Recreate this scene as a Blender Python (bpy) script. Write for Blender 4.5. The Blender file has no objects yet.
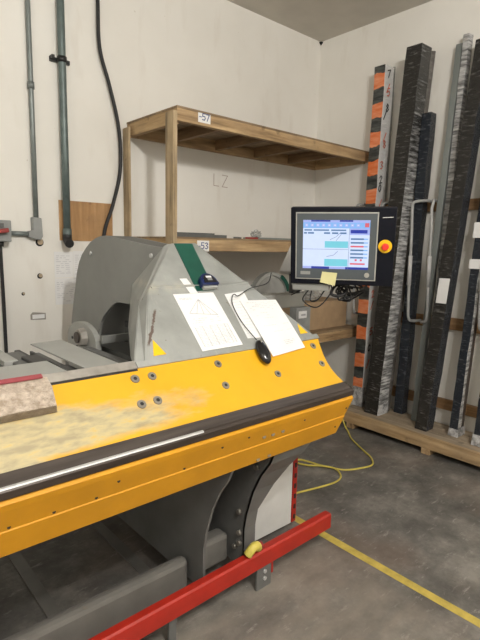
import bpy, bmesh, math, random
from mathutils import Vector, Matrix
random.seed(7)
C = bpy.context.scene.collection
V = Vector

# ------------------------------------------------------------------ materials
def nm(name):
    m = bpy.data.materials.new(name); m.use_nodes = True
    nt = m.node_tree
    return m, nt, nt.nodes['Principled BSDF']

def coords(nt, scale=(1, 1, 1)):
    tc = nt.nodes.new('ShaderNodeNewGeometry')
    mp = nt.nodes.new('ShaderNodeMapping'); mp.inputs['Scale'].default_value = scale
    nt.links.new(tc.outputs['Position'], mp.inputs['Vector'])
    return mp.outputs['Vector']

def noise(nt, vec, scale, detail=4, rough=.55):
    n = nt.nodes.new('ShaderNodeTexNoise')
    n.inputs['Scale'].default_value = scale; n.inputs['Detail'].default_value = detail
    n.inputs['Roughness'].default_value = rough
    nt.links.new(vec, n.inputs['Vector']); return n.outputs['Fac']

def ramp(nt, fac, stops):
    r = nt.nodes.new('ShaderNodeValToRGB')
    e = r.color_ramp.elements
    while len(e) < len(stops): e.new(.5)
    for k, (p, c) in enumerate(stops):
        e[k].position = p; e[k].color = (c[0], c[1], c[2], 1) if len(c) == 3 else c
    nt.links.new(fac, r.inputs['Fac']); return r.outputs['Color']

def mixc(nt, fac, a, b, mode='MIX'):
    m = nt.nodes.new('ShaderNodeMix'); m.data_type = 'RGBA'; m.blend_type = mode
    for sock, v in ((m.inputs[0], fac), (m.inputs[6], a), (m.inputs[7], b)):
        if hasattr(v, 'is_output') or isinstance(v, bpy.types.NodeSocket): nt.links.new(v, sock)
        elif isinstance(v, (int, float)): sock.default_value = v
        else: sock.default_value = (*v, 1)
    return m.outputs[2]

def math_(nt, op, a, b=0.0, clamp=False):
    m = nt.nodes.new('ShaderNodeMath'); m.operation = op; m.use_clamp = clamp
    for s, v in ((m.inputs[0], a), (m.inputs[1], b)):
        if isinstance(v, bpy.types.NodeSocket): nt.links.new(v, s)
        else: s.default_value = v
    return m.outputs[0]

def bump(nt, b, fac, strength=.2, dist=.01):
    n = nt.nodes.new('ShaderNodeBump'); n.inputs['Strength'].default_value = strength
    n.inputs['Distance'].default_value = dist
    nt.links.new(fac, n.inputs['Height']); nt.links.new(n.outputs['Normal'], b.inputs['Normal'])

def simple(name, col, rough=.5, metal=0., var=.12, scale=12, bmp=0., vscale=(1, 1, 1), emit=None):
    m, nt, b = nm(name)
    v = coords(nt, vscale); f = noise(nt, v, scale)
    lo = tuple(c * (1 - var) for c in col); hi = tuple(min(1, c * (1 + var)) for c in col)
    nt.links.new(ramp(nt, f, [(.3, lo), (.7, hi)]), b.inputs['Base Color'])
    b.inputs['Roughness'].default_value = rough; b.inputs['Metallic'].default_value = metal
    if bmp: bump(nt, b, f, bmp, .004)
    if emit:
        b.inputs['Emission Color'].default_value = (*emit[0], 1); b.inputs['Emission Strength'].default_value = emit[1]
    return m

def box_mask(nt, lo, hi, soft=.02):
    """1 inside a world box, soft border, position-stable"""
    g = nt.nodes.new('ShaderNodeNewGeometry'); s = nt.nodes.new('ShaderNodeSeparateXYZ')
    nt.links.new(g.outputs['Position'], s.inputs[0]); out = None
    for k in range(3):
        if lo[k] is None: continue
        a = math_(nt, 'DIVIDE', math_(nt, 'SUBTRACT', s.outputs[k], lo[k]), soft, True)
        c = math_(nt, 'DIVIDE', math_(nt, 'SUBTRACT', hi[k], s.outputs[k]), soft, True)
        q = math_(nt, 'MULTIPLY', a, c)
        out = q if out is None else math_(nt, 'MULTIPLY', out, q)
    return out

def mat_wall():
    m, nt, b = nm('painted_wall'); v = coords(nt)
    base = ramp(nt, noise(nt, v, 1.6, 5), [(.3, (.79, .765, .71)), (.7, (.85, .83, .78))])
    spk = ramp(nt, noise(nt, v, 26, 3), [(.73, (0, 0, 0)), (.77, (1, 1, 1))])
    c = mixc(nt, math_(nt, 'MULTIPLY', spk, .45), base, (.38, .3, .22))
    v2 = coords(nt, (1, 1, .25)); st = ramp(nt, noise(nt, v2, 7, 4), [(.58, (0, 0, 0)), (.75, (1, 1, 1))])
    c = mixc(nt, math_(nt, 'MULTIPLY', st, .18), c, (.5, .42, .33))
    nt.links.new(c, b.inputs['Base Color']); b.inputs['Roughness'].default_value = .75
    bump(nt, b, noise(nt, v, 60, 3), .12, .004)
    return m

def mat_floor():
    m, nt, b = nm('worn_concrete'); v = coords(nt)
    c = ramp(nt, noise(nt, v, 3.6, 10, .72), [(.34, (.075, .071, .065)), (.5, (.14, .132, .12)), (.66, (.25, .235, .21))])
    w = ramp(nt, noise(nt, v, 1.1, 3), [(.5, (0, 0, 0)), (.64, (1, 1, 1))])
    c = mixc(nt, math_(nt, 'MULTIPLY', w, .35), c, (.2, .135, .1))
    v2 = coords(nt, (1, 3.2, 1))
    s = ramp(nt, noise(nt, v2, 9, 9, .75), [(.57, (0, 0, 0)), (.66, (1, 1, 1))])
    c = mixc(nt, math_(nt, 'MULTIPLY', s, .5), c, (.42, .40, .37))
    d = ramp(nt, noise(nt, v, 9, 8, .7), [(.62, (0, 0, 0)), (.68, (1, 1, 1))])
    c = mixc(nt, math_(nt, 'MULTIPLY', d, .45), c, (.08, .075, .07))
    k = ramp(nt, noise(nt, v, 40, 2), [(.76, (0, 0, 0)), (.79, (1, 1, 1))])
    c = mixc(nt, math_(nt, 'MULTIPLY', k, .6), c, (.55, .53, .5))
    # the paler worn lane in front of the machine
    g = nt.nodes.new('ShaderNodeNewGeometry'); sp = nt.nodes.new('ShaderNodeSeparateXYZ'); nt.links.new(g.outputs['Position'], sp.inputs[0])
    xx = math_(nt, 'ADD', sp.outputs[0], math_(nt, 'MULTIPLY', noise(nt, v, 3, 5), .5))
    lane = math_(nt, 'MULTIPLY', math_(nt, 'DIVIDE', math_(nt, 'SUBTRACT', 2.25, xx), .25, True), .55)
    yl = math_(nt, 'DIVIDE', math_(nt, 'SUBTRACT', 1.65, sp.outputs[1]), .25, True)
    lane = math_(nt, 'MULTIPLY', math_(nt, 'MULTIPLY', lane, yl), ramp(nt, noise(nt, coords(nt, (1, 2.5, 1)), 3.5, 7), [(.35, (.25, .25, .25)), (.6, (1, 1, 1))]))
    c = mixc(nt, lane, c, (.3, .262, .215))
    nt.links.new(c, b.inputs['Base Color']); b.inputs['Roughness'].default_value = .62
    bump(nt, b, noise(nt, v, 14, 8, .7), .5, .008)
    return m

def mat_yellow_slope():
    m, nt, b = nm('yellow_paint_worn'); v = coords(nt)
    base = ramp(nt, noise(nt, v, 3, 4), [(.3, (.68, .345, .008)), (.7, (.77, .41, .014))])
    vs = coords(nt, (1.0, 3.0, 3.0))
    n = noise(nt, vs, 4.2, 6, .6)
    g = nt.nodes.new('ShaderNodeNewGeometry'); sp = nt.nodes.new('ShaderNodeSeparateXYZ'); nt.links.new(g.outputs['Position'], sp.inputs[0])
    # scuffed grey band: fades out towards the right end and the upper edge
    fx = math_(nt, 'DIVIDE', math_(nt, 'SUBTRACT', 1.22, sp.outputs[0]), .75, True)
    fy = math_(nt, 'DIVIDE', math_(nt, 'SUBTRACT', 1.425, sp.outputs[1]), .05, True)
    fl = math_(nt, 'DIVIDE', math_(nt, 'SUBTRACT', sp.outputs[1], 1.292), .035, True)
    fl = math_(nt, 'MAXIMUM', fl, math_(nt, 'DIVIDE', math_(nt, 'SUBTRACT', .5, sp.outputs[0]), .12, True))
    w = math_(nt, 'MULTIPLY', math_(nt, 'MULTIPLY', fx, fy), fl)
    w = math_(nt, 'ADD', math_(nt, 'MULTIPLY', w, 1.15), math_(nt, 'MULTIPLY', math_(nt, 'SUBTRACT', n, .5), 1.7))
    w = ramp(nt, w, [(.22, (0, 0, 0)), (.62, (1, 1, 1))])
    fade = math_(nt, 'DIVIDE', math_(nt, 'SUBTRACT', 1.32, sp.outputs[0]), .25, True)
    w = math_(nt, 'MULTIPLY', math_(nt, 'MULTIPLY', w, fade), .82)
    gcol = ramp(nt, noise(nt, vs, 16, 6), [(.35, (.27, .28, .22)), (.5, (.40, .39, .27)), (.62, (.50, .46, .27)), (.75, (.60, .42, .10))])
    c = mixc(nt, w, base, gcol)
    s = ramp(nt, noise(nt, coords(nt, (1, 6, 6)), 22, 4), [(.7, (0, 0, 0)), (.76, (1, 1, 1))])
    c = mixc(nt, math_(nt, 'MULTIPLY', s, .35), c, (.45, .3, .08))
    nt.links.new(c, b.inputs['Base Color']); b.inputs['Roughness'].default_value = .42
    return m

def mat_hood():
    m, nt, b = nm('grey_machine_paint'); v = coords(nt)
    c = ramp(nt, noise(nt, v, 5, 6), [(.3, (.235, .245, .23)), (.7, (.35, .36, .345))])
    r = ramp(nt, noise(nt, v, 30, 3), [(.7, (0, 0, 0)), (.74, (1, 1, 1))])
    c = mixc(nt, math_(nt, 'MULTIPLY', r, .6), c, (.14, .09, .06))
    # one long rust scratch beside the left ridge and a beige scuff above it
    mk = box_mask(nt, (.925, None, 1.165), (.985, None, 1.335), .012) if False else None
    g = nt.nodes.new('ShaderNodeNewGeometry'); sp = nt.nodes.new('ShaderNodeSeparateXYZ'); nt.links.new(g.outputs['Position'], sp.inputs[0])
    zz = sp.outputs[2]
    line = math_(nt, 'ADD', math_(nt, 'MULTIPLY', math_(nt, 'SUBTRACT', zz, 1.17), .88), .908)
    dx = math_(nt, 'ABSOLUTE', math_(nt, 'SUBTRACT', sp.outputs[0], line))
    wob = math_(nt, 'MULTIPLY', noise(nt, v, 60, 5), .024)
    a = math_(nt, 'DIVIDE', math_(nt, 'SUBTRACT', math_(nt, 'ADD', wob, -.004), dx), .004, True)
    z0 = math_(nt, 'DIVIDE', math_(nt, 'SUBTRACT', zz, 1.18), .01, True); z1 = math_(nt, 'DIVIDE', math_(nt, 'SUBTRACT', 1.30, zz), .01, True)
    a = math_(nt, 'MULTIPLY', math_(nt, 'MULTIPLY', a, z0), z1)
    c = mixc(nt, math_(nt, 'MULTIPLY', a, .9), c, (.10, .06, .045))
    sc_ = ramp(nt, noise(nt, coords(nt, (9, 2, 2)), 6, 6, .7), [(.6, (0, 0, 0)), (.7, (1, 1, 1))])
    c = mixc(nt, math_(nt, 'MULTIPLY', sc_, .28), c, (.46, .45, .40))
    e = box_mask(nt, (.98, None, 1.345), (1.28, None, 1.40), .03)
    e = math_(nt, 'MULTIPLY', e, ramp(nt, noise(nt, v, 14, 6), [(.42, (0, 0, 0)), (.6, (1, 1, 1))]))
    c = mixc(nt, math_(nt, 'MULTIPLY', e, .6), c, (.50, .47, .38))
    nt.links.new(c, b.inputs['Base Color']); b.inputs['Roughness'].default_value = .45
    bump(nt, b, noise(nt, v, 30, 4), .1, .003)
    return m

def mat_wood(name, a, bcol, axis=0, dark=.5):
    m, nt, b = nm(name)
    sc = [14, 14, 14]; sc[axis] = 1.1
    v = coords(nt, tuple(sc))
    c = ramp(nt, noise(nt, v, 2.2, 6, .6), [(.25, tuple(x * dark for x in a)), (.45, a), (.7, bcol)])
    gr = ramp(nt, noise(nt, coords(nt, (1.6, 1.6, 3)), 2.6, 6, .65), [(.42, (0, 0, 0)), (.66, (1, 1, 1))])
    c = mixc(nt, math_(nt, 'MULTIPLY', gr, .38), c, (a[0] * .55, a[1] * .6, a[2] * .75))
    kn = ramp(nt, noise(nt, coords(nt, (4, 4, 4)), 3, 2), [(.66, (0, 0, 0)), (.74, (1, 1, 1))])
    c = mixc(nt, math_(nt, 'MULTIPLY', kn, .55), c, tuple(x * .35 for x in a))
    nt.links.new(c, b.inputs['Base Color']); b.inputs['Roughness'].default_value = .7
    bump(nt, b, noise(nt, v, 5, 4), .15, .003)
    return m

def mat_wrap(name, base, streak, lo=.52, hi=.66, metal=0., rough=.22, zs=10, hs=2.5):
    """stretch film: horizontal wrinkles, their highlights painted in as pale streaks"""
    m, nt, b = nm(name)
    v = coords(nt, (hs, hs, zs)); n = noise(nt, v, 3.0, 8, .68)
    c = ramp(nt, n, [(lo, base), (hi, streak)])
    nt.links.new(c, b.inputs['Base Color']); b.inputs['Roughness'].default_value = rough
    b.inputs['Metallic'].default_value = metal
    bump(nt, b, n, .9, .02)
    return m

def mat_stripes():
    m, nt, b = nm('orange_black_tape')
    g = nt.nodes.new('ShaderNodeNewGeometry'); sp = nt.nodes.new('ShaderNodeSeparateXYZ'); nt.links.new(g.outputs['Position'], sp.inputs[0])
    t = math_(nt, 'ADD', math_(nt, 'MULTIPLY', sp.outputs[2], 4.2), math_(nt, 'MULTIPLY', sp.outputs[1], .3))
    t = math_(nt, 'ADD', t, math_(nt, 'MULTIPLY', noise(nt, coords(nt), 9, 2), .25))
    f = math_(nt, 'FRACT', t)
    k = math_(nt, 'GREATER_THAN', f, .52)
    v = coords(nt, (2, 2, 9)); n = noise(nt, v, 4, 5)
    o = ramp(nt, n, [(.4, (.72, .17, .045)), (.75, (.85, .36, .2))]); d = ramp(nt, n, [(.4, (.022, .024, .024)), (.75, (.12, .13, .12))])
    nt.links.new(mixc(nt, k, o, d), b.inputs['Base Color']); b.inputs['Roughness'].default_value = .35
    bump(nt, b, n, .4, .01)
    return m

M = {}
M['wall'] = mat_wall(); M['floor'] = mat_floor()
M['ceiling'] = simple('ceiling_paint', (.60, .57, .51), .85, scale=3, var=.07)
M['slope'] = mat_yellow_slope()
M['yellow'] = simple('yellow_paint', (.62, .285, .008), .45, scale=6, var=.09)
M['hood'] = mat_hood()
M['grey'] = simple('grey_plate_paint', (.235, .24, .228), .5, scale=5, var=.08)
M['palegrey'] = simple('pale_grey_sheet_steel', (.325, .33, .312), .42, scale=4, var=.08)
M['edge'] = simple('scuffed_beige_steel', (.29, .27, .24), .5, scale=14, var=.25)
M['darkgrey'] = simple('dark_grey_paint', (.10, .103, .10), .48, scale=6, var=.12)
M['frame'] = simple('frame_grey_paint', (.13, .132, .128), .42, scale=8, var=.15)
M['tube'] = simple('beam_grey_paint', (.15, .143, .13), .4, scale=8, var=.15)
M['black'] = simple('black_steel', (.018, .018, .018), .45)
M['strip'] = simple('dark_bending_bar', (.05, .037, .03), .42, metal=.3, scale=20, var=.3, vscale=(.3, 3, 3))
M['striplit'] = simple('worn_lit_bar_top', (.095, .08, .072), .4, metal=.4, scale=14, var=.35, vscale=(.2, 3, 3))  # lighter copy of the bar colour: wear plus a painted lit tone
M['steel'] = simple('bright_steel', (.6, .6, .6), .35, metal=.5, scale=12, var=.1, vscale=(.2, 2, 2))
M['bolt'] = simple('zinc_bolt', (.32, .30, .26), .35, metal=.6)
M['red'] = simple('red_paint', (.40, .022, .012), .38, scale=9, var=.15)
M['redlight'] = simple('dull_red_paint', (.30, .035, .03), .5)
M['white'] = simple('white_panel', (.66, .66, .64), .5, var=.04)
M['paper'] = simple('white_paper', (.80, .80, .80), .7, var=.02)
M['ink'] = simple('grey_ink', (.42, .42, .44), .8)
M['inkfaint'] = simple('faint_ink', (.60, .60, .62), .8)
M['pencil'] = simple('brown_pencil', (.40, .31, .26), .8)
M['blueink'] = simple('blue_marker', (.09, .12, .28), .8)
M['green'] = simple('green_plastic', (.012, .085, .06), .35, scale=6, var=.25)
M['blue'] = simple('blue_plastic', (.01, .02, .09), .3)
M['blackp'] = simple('black_plastic', (.012, .012, .014), .28)
M['mouse'] = simple('black_gloss_plastic', (.01, .01, .011), .15)
M['rubber'] = simple('black_rubber', (.015, .015, .016), .6)
M['woodx'] = mat_wood('pine_boards_lengthwise', (.40, .26, .13), (.60, .43, .24), 0, .35)
M['woody'] = mat_wood('pine_boards_crosswise', (.44, .29, .14), (.60, .42, .23), 1, .4)
M['woodz'] = mat_wood('pine_posts', (.38, .28, .16), (.56, .43, .27), 2, .35)
M['ply'] = mat_wood('plywood', (.42, .235, .10), (.56, .34, .16), 2, .75)
M['osb'] = mat_wood('shade_dark_sheathing', (.24, .165, .095), (.40, .29, .17), 0, .5)  # deck colour darkened to paint the shade under the shelves
M['darkwood'] = mat_wood('aged_board', (.20, .12, .055), (.32, .2, .1), 1)
M['cond'] = simple('conduit_grey', (.20, .225, .22), .4, metal=.3, var=.15, scale=10)
M['pipe'] = simple('green_grey_pipe', (.12, .155, .15), .4, metal=.2, var=.2, scale=14)
M['boxgrey'] = simple('switch_box_grey', (.28, .29, .285), .5)
M['card'] = simple('cardboard', (.42, .29, .17), .8, var=.1)
M['orangeprint'] = simple('red_orange_print', (.75, .2, .12), .6)
M['stripes'] = mat_stripes()
M['whitewrap'] = mat_wrap('white_film', (.80, .79, .78), (.88, .88, .88), rough=.4)
M['blackwrap'] = mat_wrap('black_profile_in_film', (.028, .027, .025), (.27, .26, .25), .55, .80, rough=.2, zs=20, hs=4)
M['silverwrap'] = mat_wrap('silver_film', (.17, .17, .17), (.95, .95, .95), .40, .74, metal=.1, rough=.16, zs=15, hs=2)
def mat_silver_lower():
    m, nt, b = nm('silver_film_over_dark_profile')
    g = nt.nodes.new('ShaderNodeNewGeometry'); sp = nt.nodes.new('ShaderNodeSeparateXYZ'); nt.links.new(g.outputs['Position'], sp.inputs[0])
    n = noise(nt, coords(nt, (2, 2, 15)), 3, 8, .68)
    cover = math_(nt, 'MULTIPLY', math_(nt, 'DIVIDE', math_(nt, 'SUBTRACT', 2.95, sp.outputs[2]), 1.1, True), .24)
    k = ramp(nt, math_(nt, 'ADD', n, math_(nt, 'SUBTRACT', cover, .14)), [(.42, (.035, .035, .033)), (.56, (.30, .30, .30)), (.74, (.95, .95, .95))])
    nt.links.new(k, b.inputs['Base Color']); b.inputs['Roughness'].default_value = .18; b.inputs['Metallic'].default_value = .1
    bump(nt, b, n, .9, .02); return m
M['silverfront'] = mat_silver_lower()
M['greywrap'] = mat_wrap('grey_film', (.10, .09, .08), (.30, .28, .26), .45, .75, rough=.4, zs=6)
M['navywrap'] = mat_wrap('navy_black_film', (.022, .027, .036), (.25, .27, .30), .56, .82, rough=.2, zs=20, hs=4)
M['palebar'] = simple('pale_green_bar', (.20, .22, .212), .4, var=.12, scale=5, vscale=(1, 1, .2))
M['clearend'] = mat_wrap('crumpled_clear_film', (.25, .25, .25), (.85, .85, .86), .42, .66, rough=.2, zs=5, hs=5)
M['rackgrey'] = simple('rack_tube_grey', (.36, .365, .36), .4)
M['sleeve'] = simple('pale_sleeve', (.5, .5, .5), .5)
M['tape'] = simple('yellow_floor_tape', (.52, .40, .085), .6, scale=18, var=.22)
M['cord'] = simple('yellow_cord', (.62, .52, .10), .45)
M['foam'] = mat_wrap('beige_bubble_film', (.42, .33, .25), (.72, .62, .52), .4, .62, rough=.3, zs=18, hs=14)
M['foamdark'] = mat_wrap('beige_film_side', (.26, .2, .15), (.42, .34, .26), .4, .7, rough=.35, zs=14, hs=8)
M['pinkred'] = simple('pink_red_band', (.30, .06, .07), .5)
M['note'] = simple('pale_yellow_note', (.74, .70, .36), .8, var=.05)
M['estop_y'] = simple('emergency_yellow', (.85, .50, .01), .4)
M['estop_r'] = simple('emergency_red', (.72, .04, .03), .3)
M['bezel'] = simple('bezel_slate', (.085, .10, .11), .4, var=.05)
M['bezelrim'] = simple('bezel_rim', (.5, .5, .47), .3, metal=.4)
M['panel'] = simple('panel_black', (.004, .005, .010), .5)
M['panel'].node_tree.nodes['Principled BSDF'].inputs['Specular IOR Level'].default_value = .2
M['lumberedge'] = mat_wood('platform_front_lumber', (.42, .28, .14), (.58, .42, .24), 1)
M['deckwood'] = mat_wood('platform_deck', (.33, .26, .18), (.48, .39, .28), 1)
M['railwood'] = mat_wood('rail_wood', (.25, .14, .06), (.38, .23, .11), 1, .7)
M['dust'] = simple('dark_void', (.012, .012, .012), .9)
M['plug'] = simple('hole_rim', (.45, .36, .25), .7)
M['clear'] = None
def mat_clear():
    m, nt, b = nm('clear_plastic')
    t = nt.nodes.new('ShaderNodeBsdfTransparent'); mx = nt.nodes.new('ShaderNodeMixShader')
    t.inputs['Color'].default_value = (.92, .93, .92, 1)
    b.inputs['Base Color'].default_value = (.5, .5, .48, 1); b.inputs['Roughness'].default_value = .15
    mx.inputs[0].default_value = .5
    nt.links.new(t.outputs[0], mx.inputs[1]); nt.links.new(b.outputs[0], mx.inputs[2])
    nt.links.new(mx.outputs[0], nt.nodes['Material Output'].inputs['Surface'])
    return m
M['clear'] = mat_clear()
def emis(name, col, s):
    m, nt, b = nm(name)
    b.inputs['Base Color'].default_value = (.01, .01, .01, 1); b.inputs['Roughness'].default_value = .3
    n = noise(nt, coords(nt), 30, 1)
    nt.links.new(ramp(nt, n, [(.3, tuple(c * .97 for c in col)), (.7, col)]), b.inputs['Emission Color'])
    b.inputs['Emission Strength'].default_value = s
    return m
SC = [emis('screen_white', (.66, .76, 1.0), 1.0), emis('screen_blue', (.02, .05, .45), .8), emis('screen_light_blue', (.25, .52, .95), .9),
      emis('screen_cyan', (.22, .72, .85), .85), emis('screen_steel_blue', (.10, .24, .48), .8), emis('screen_red', (.85, .15, .2), .85),
      emis('screen_grey_line', (.3, .4, .6), .7), emis('screen_lavender', (.42, .50, .95), .9)]
M['lamp'] = emis('lamp_diffuser', (1, .95, .86), 3.0)

# ------------------------------------------------------------------ mesh helper
class MB:
    def __init__(s): s.bm = bmesh.new()
    def face(s, pts, m=0):
        f = s.bm.faces.new([s.bm.verts.new(V(p)) for p in pts]); f.material_index = m; return f
    def hexa(s, p, m=0):
        v = [s.bm.verts.new(V(q)) for q in p]
        for k in ((0, 3, 2, 1), (4, 5, 6, 7), (0, 1, 5, 4), (1, 2, 6, 5), (2, 3, 7, 6), (3, 0, 4, 7)):
            f = s.bm.faces.new([v[i] for i in k]); f.material_index = m
        return s
    def box(s, lo, hi, m=0):
        a, b = lo, hi
        return s.hexa([(a[0], a[1], a[2]), (b[0], a[1], a[2]), (b[0], b[1], a[2]), (a[0], b[1], a[2]),
                       (a[0], a[1], b[2]), (b[0], a[1], b[2]), (b[0], b[1], b[2]), (a[0], b[1], b[2])], m)
    def obox(s, c, ax, h, m=0):
        c = V(c); X, Y, Z = [V(a).normalized() * k for a, k in zip(ax, h)]
        return s.hexa([c - X - Y - Z, c + X - Y - Z, c + X + Y - Z, c - X + Y - Z, c - X - Y + Z, c + X - Y + Z, c + X + Y + Z, c - X + Y + Z], m)
    def prism(s, pts, ext, m=0, mcap=None):
        e = V(ext); n = len(pts)
        a = [s.bm.verts.new(V(p)) for p in pts]; b = [s.bm.verts.new(V(p) + e) for p in pts]
        f1 = s.bm.faces.new(a); f2 = s.bm.faces.new(b[::-1])
        f1.material_index = f2.material_index = m if mcap is None else mcap
        for k in range(n):
            f = s.bm.faces.new([a[k], a[(k + 1) % n], b[(k + 1) % n], b[k]]); f.material_index = m
        return s
    def cyl(s, p0, p1, r0, r1=None, n=20, m=0, smooth=True, cap=True):
        p0, p1 = V(p0), V(p1); r1 = r0 if r1 is None else r1
        d = (p1 - p0).normalized(); u = d.orthogonal().normalized(); w = d.cross(u)
        A, B = [], []
        for k in range(n):
            t = 2 * math.pi * k / n; o = u * math.cos(t) + w * math.sin(t)
            A.append(s.bm.verts.new(p0 + o * r0)); B.append(s.bm.verts.new(p1 + o * max(r1, 1e-4)))
        for k in range(n):
            f = s.bm.faces.new([A[k], A[(k + 1) % n], B[(k + 1) % n], B[k]]); f.smooth = smooth; f.material_index = m
        if cap:
            for r in (A[::-1], B): f = s.bm.faces.new(r); f.material_index = m
        return s
    def tube(s, pts, r, n=10, m=0):
        P = [V(p) for p in pts]; rings = []; u = None
        for i, p in enumerate(P):
            d = (P[min(i + 1, len(P) - 1)] - P[max(i - 1, 0)]).normalized()
            if u is None: u = d.orthogonal().normalized()
            u = (u - d * u.dot(d)).normalized(); w = d.cross(u)
            rings.append([s.bm.verts.new(p + (u * math.cos(2 * math.pi * k / n) + w * math.sin(2 * math.pi * k / n)) * r) for k in range(n)])
        for a, b in zip(rings, rings[1:]):
            for k in range(n):
                f = s.bm.faces.new([a[k], a[(k + 1) % n], b[(k + 1) % n], b[k]]); f.smooth = True; f.material_index = m
        for q in (rings[0][::-1], rings[-1]): f = s.bm.faces.new(q); f.material_index = m
        return s
    def build(s, name, mats, parent=None, bevel=0, wob=0, sub=0):
        if not isinstance(mats, (list, tuple)): mats = [mats]
        bmesh.ops.recalc_face_normals(s.bm, faces=s.bm.faces)
        if sub: bmesh.ops.subdivide_edges(s.bm, edges=s.bm.edges, cuts=sub, use_grid_fill=True)
        off = V((0, 0, 0)); q = parent
        while q is not None: off += q.location; q = q.parent
        if parent is None:
            xs = [v.co for v in s.bm.verts]
            lo = V([min(c[k] for c in xs) for k in range(3)]); hi = V([max(c[k] for c in xs) for k in range(3)])
            off = V(((lo.x + hi.x) / 2, (lo.y + hi.y) / 2, lo.z))
        for v in s.bm.verts:
            v.co -= off
            if wob: v.co += V([random.uniform(-wob, wob) for _ in range(3)])
        me = bpy.data.meshes.new(name); s.bm.to_mesh(me); s.bm.free()
        for m in mats: me.materials.append(m)
        o = bpy.data.objects.new(name, me); C.objects.link(o)
        if parent is None: o.location = off
        else: o.parent = parent
        if bevel:
            b = o.modifiers.new('bevel', 'BEVEL'); b.width = bevel; b.segments = 2; b.limit_method = 'ANGLE'; b.angle_limit = math.radians(40)
        return o

def thing(name, label, cat, loc, group=None):
    o = bpy.data.objects.new(name, None); C.objects.link(o); o.location = loc; o.empty_display_size = .1
    tag(o, label, cat, group); return o
def tag(o, label, cat, group=None):
    o['label'] = label; o['category'] = cat
    if group: o['group'] = group
    return o
def struct(o): o['kind'] = 'structure'; return o
def bez(pts, n=8):
    """Catmull-Rom through points"""
    P = [V(p) for p in pts]; P = [P[0] * 2 - P[1]] + P + [P[-1] * 2 - P[-2]]; out = []
    for i in range(1, len(P) - 2):
        for k in range(n):
            t = k / n
            out.append(.5 * ((2 * P[i]) + (P[i + 1] - P[i - 1]) * t + (2 * P[i - 1] - 5 * P[i] + 4 * P[i + 1] - P[i + 2]) * t * t + (3 * P[i] - P[i - 1] - 3 * P[i + 1] + P[i + 2]) * t ** 3))
    out.append(P[-2]); return out
def glyphs(mb, strokes, o, X, Y, sz, th, N, m=0):
    """strokes: polylines in a unit box, drawn as thin flat bars standing off the surface"""
    o, X, Y, N = V(o), V(X).normalized(), V(Y).normalized(), V(N).normalized()
    for st in strokes:
        for a, b in zip(st, st[1:]):
            p = o + X * a[0] * sz + Y * a[1] * sz; q = o + X * b[0] * sz + Y * b[1] * sz
            d = (q - p); L = d.length
            if L < 1e-6: continue
            mb.obox((p + q) / 2, (d, N.cross(d), N), (L / 2 + th / 2, th / 2, .0006), m)
DIG = {'5': [[(.6, 1), (.1, 1), (.08, .55), (.5, .58), (.62, .3), (.4, 0), (.05, .08)]],
       '3': [[(.05, .92), (.4, 1), (.6, .78), (.3, .53), (.62, .3), (.4, 0), (.05, .08)]],
       '7': [[(.0, .95), (.6, .95), (.2, 0)]], '-': [[(0, .5), (.4, .5)]],
       'L': [[(.05, 1), (.05, 0), (.6, 0)]], 'Z': [[(0, 1), (.6, 1), (0, 0), (.6, 0)]],
       '8': [[(.3, .52), (.08, .75), (.3, 1), (.52, .75), (.3, .52), (.02, .25), (.3, 0), (.58, .25), (.3, .52)]],
       '0': [[(.3, 0), (.05, .3), (.05, .7), (.3, 1), (.55, .7), (.55, .3), (.3, 0)]], '/': [[(0, 0), (.6, 1)]],
       '2': [[(.05, .8), (.3, 1), (.55, .75), (.05, 0), (.6, 0)]]}
def write(mb, txt, o, X, Y, sz, th, N, m=0, gap=.8):
    for k, ch in enumerate(txt):
        if ch in DIG: glyphs(mb, DIG[ch], V(o) + V(X).normalized() * sz * gap * k, X, Y, sz, th, N, m)

# ------------------------------------------------------------------ room
XR, YL, ZC = 3.92, 3.34, 3.507
X0, Y0 = -3.2, -4.0
struct(MB().box((X0, Y0, -.1), (XR + .1, YL + .1, 0)).build('floor', M['floor']))
struct(MB().box((X0, Y0, ZC), (XR + .1, YL + .1, ZC + .1)).build('ceiling', M['ceiling']))
wl = struct(MB().box((X0, YL, 0), (XR + .1, YL + .1, ZC)).build('wall_left', M['wall']))
struct(MB().box((XR, Y0, 0), (XR + .1, YL, ZC)).build('wall_right', M['wall']))
struct(MB().box((X0 - .1, Y0, 0), (X0, YL + .1, ZC)).build('wall_far_left', M['wall']))
struct(MB().box((X0 - .1, Y0 - .1, 0), (XR + .1, Y0, ZC)).build('wall_behind', M['wall']))
# pencilled letters on the left wall
mb = MB(); write(mb, 'LZ', (2.625, YL - .0006, 2.045), (1, 0, -.03), (0, 0, 1), .095, .005, (0, -1, 0), gap=1.0)
mb.build('wall_writing', M['pencil'], wl)
# holes knocked through the plaster
for x, z, r in ((1.178, 1.545, .026), (1.172, 1.324, .018), (1.06, 1.21, .011)):
    mb = MB(); mb.cyl((x, YL + .02, z), (x, YL - .0015, z), r, m=0); mb.cyl((x + .004, YL + .02, z + .003), (x + .004, YL - .0025, z + .003), r * .72, m=1)
    mb.build('wall_hole', [M['dust'], M['plug']], wl)
# dark joint where walls meet the ceiling
mb = MB(); mb.cyl((XR - .012, YL - .012, ZC - .01), (XR - .012, YL - .012, ZC - .035), .02, .003, 8); mb.build('corner_stain', M['dust'], wl)

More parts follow.
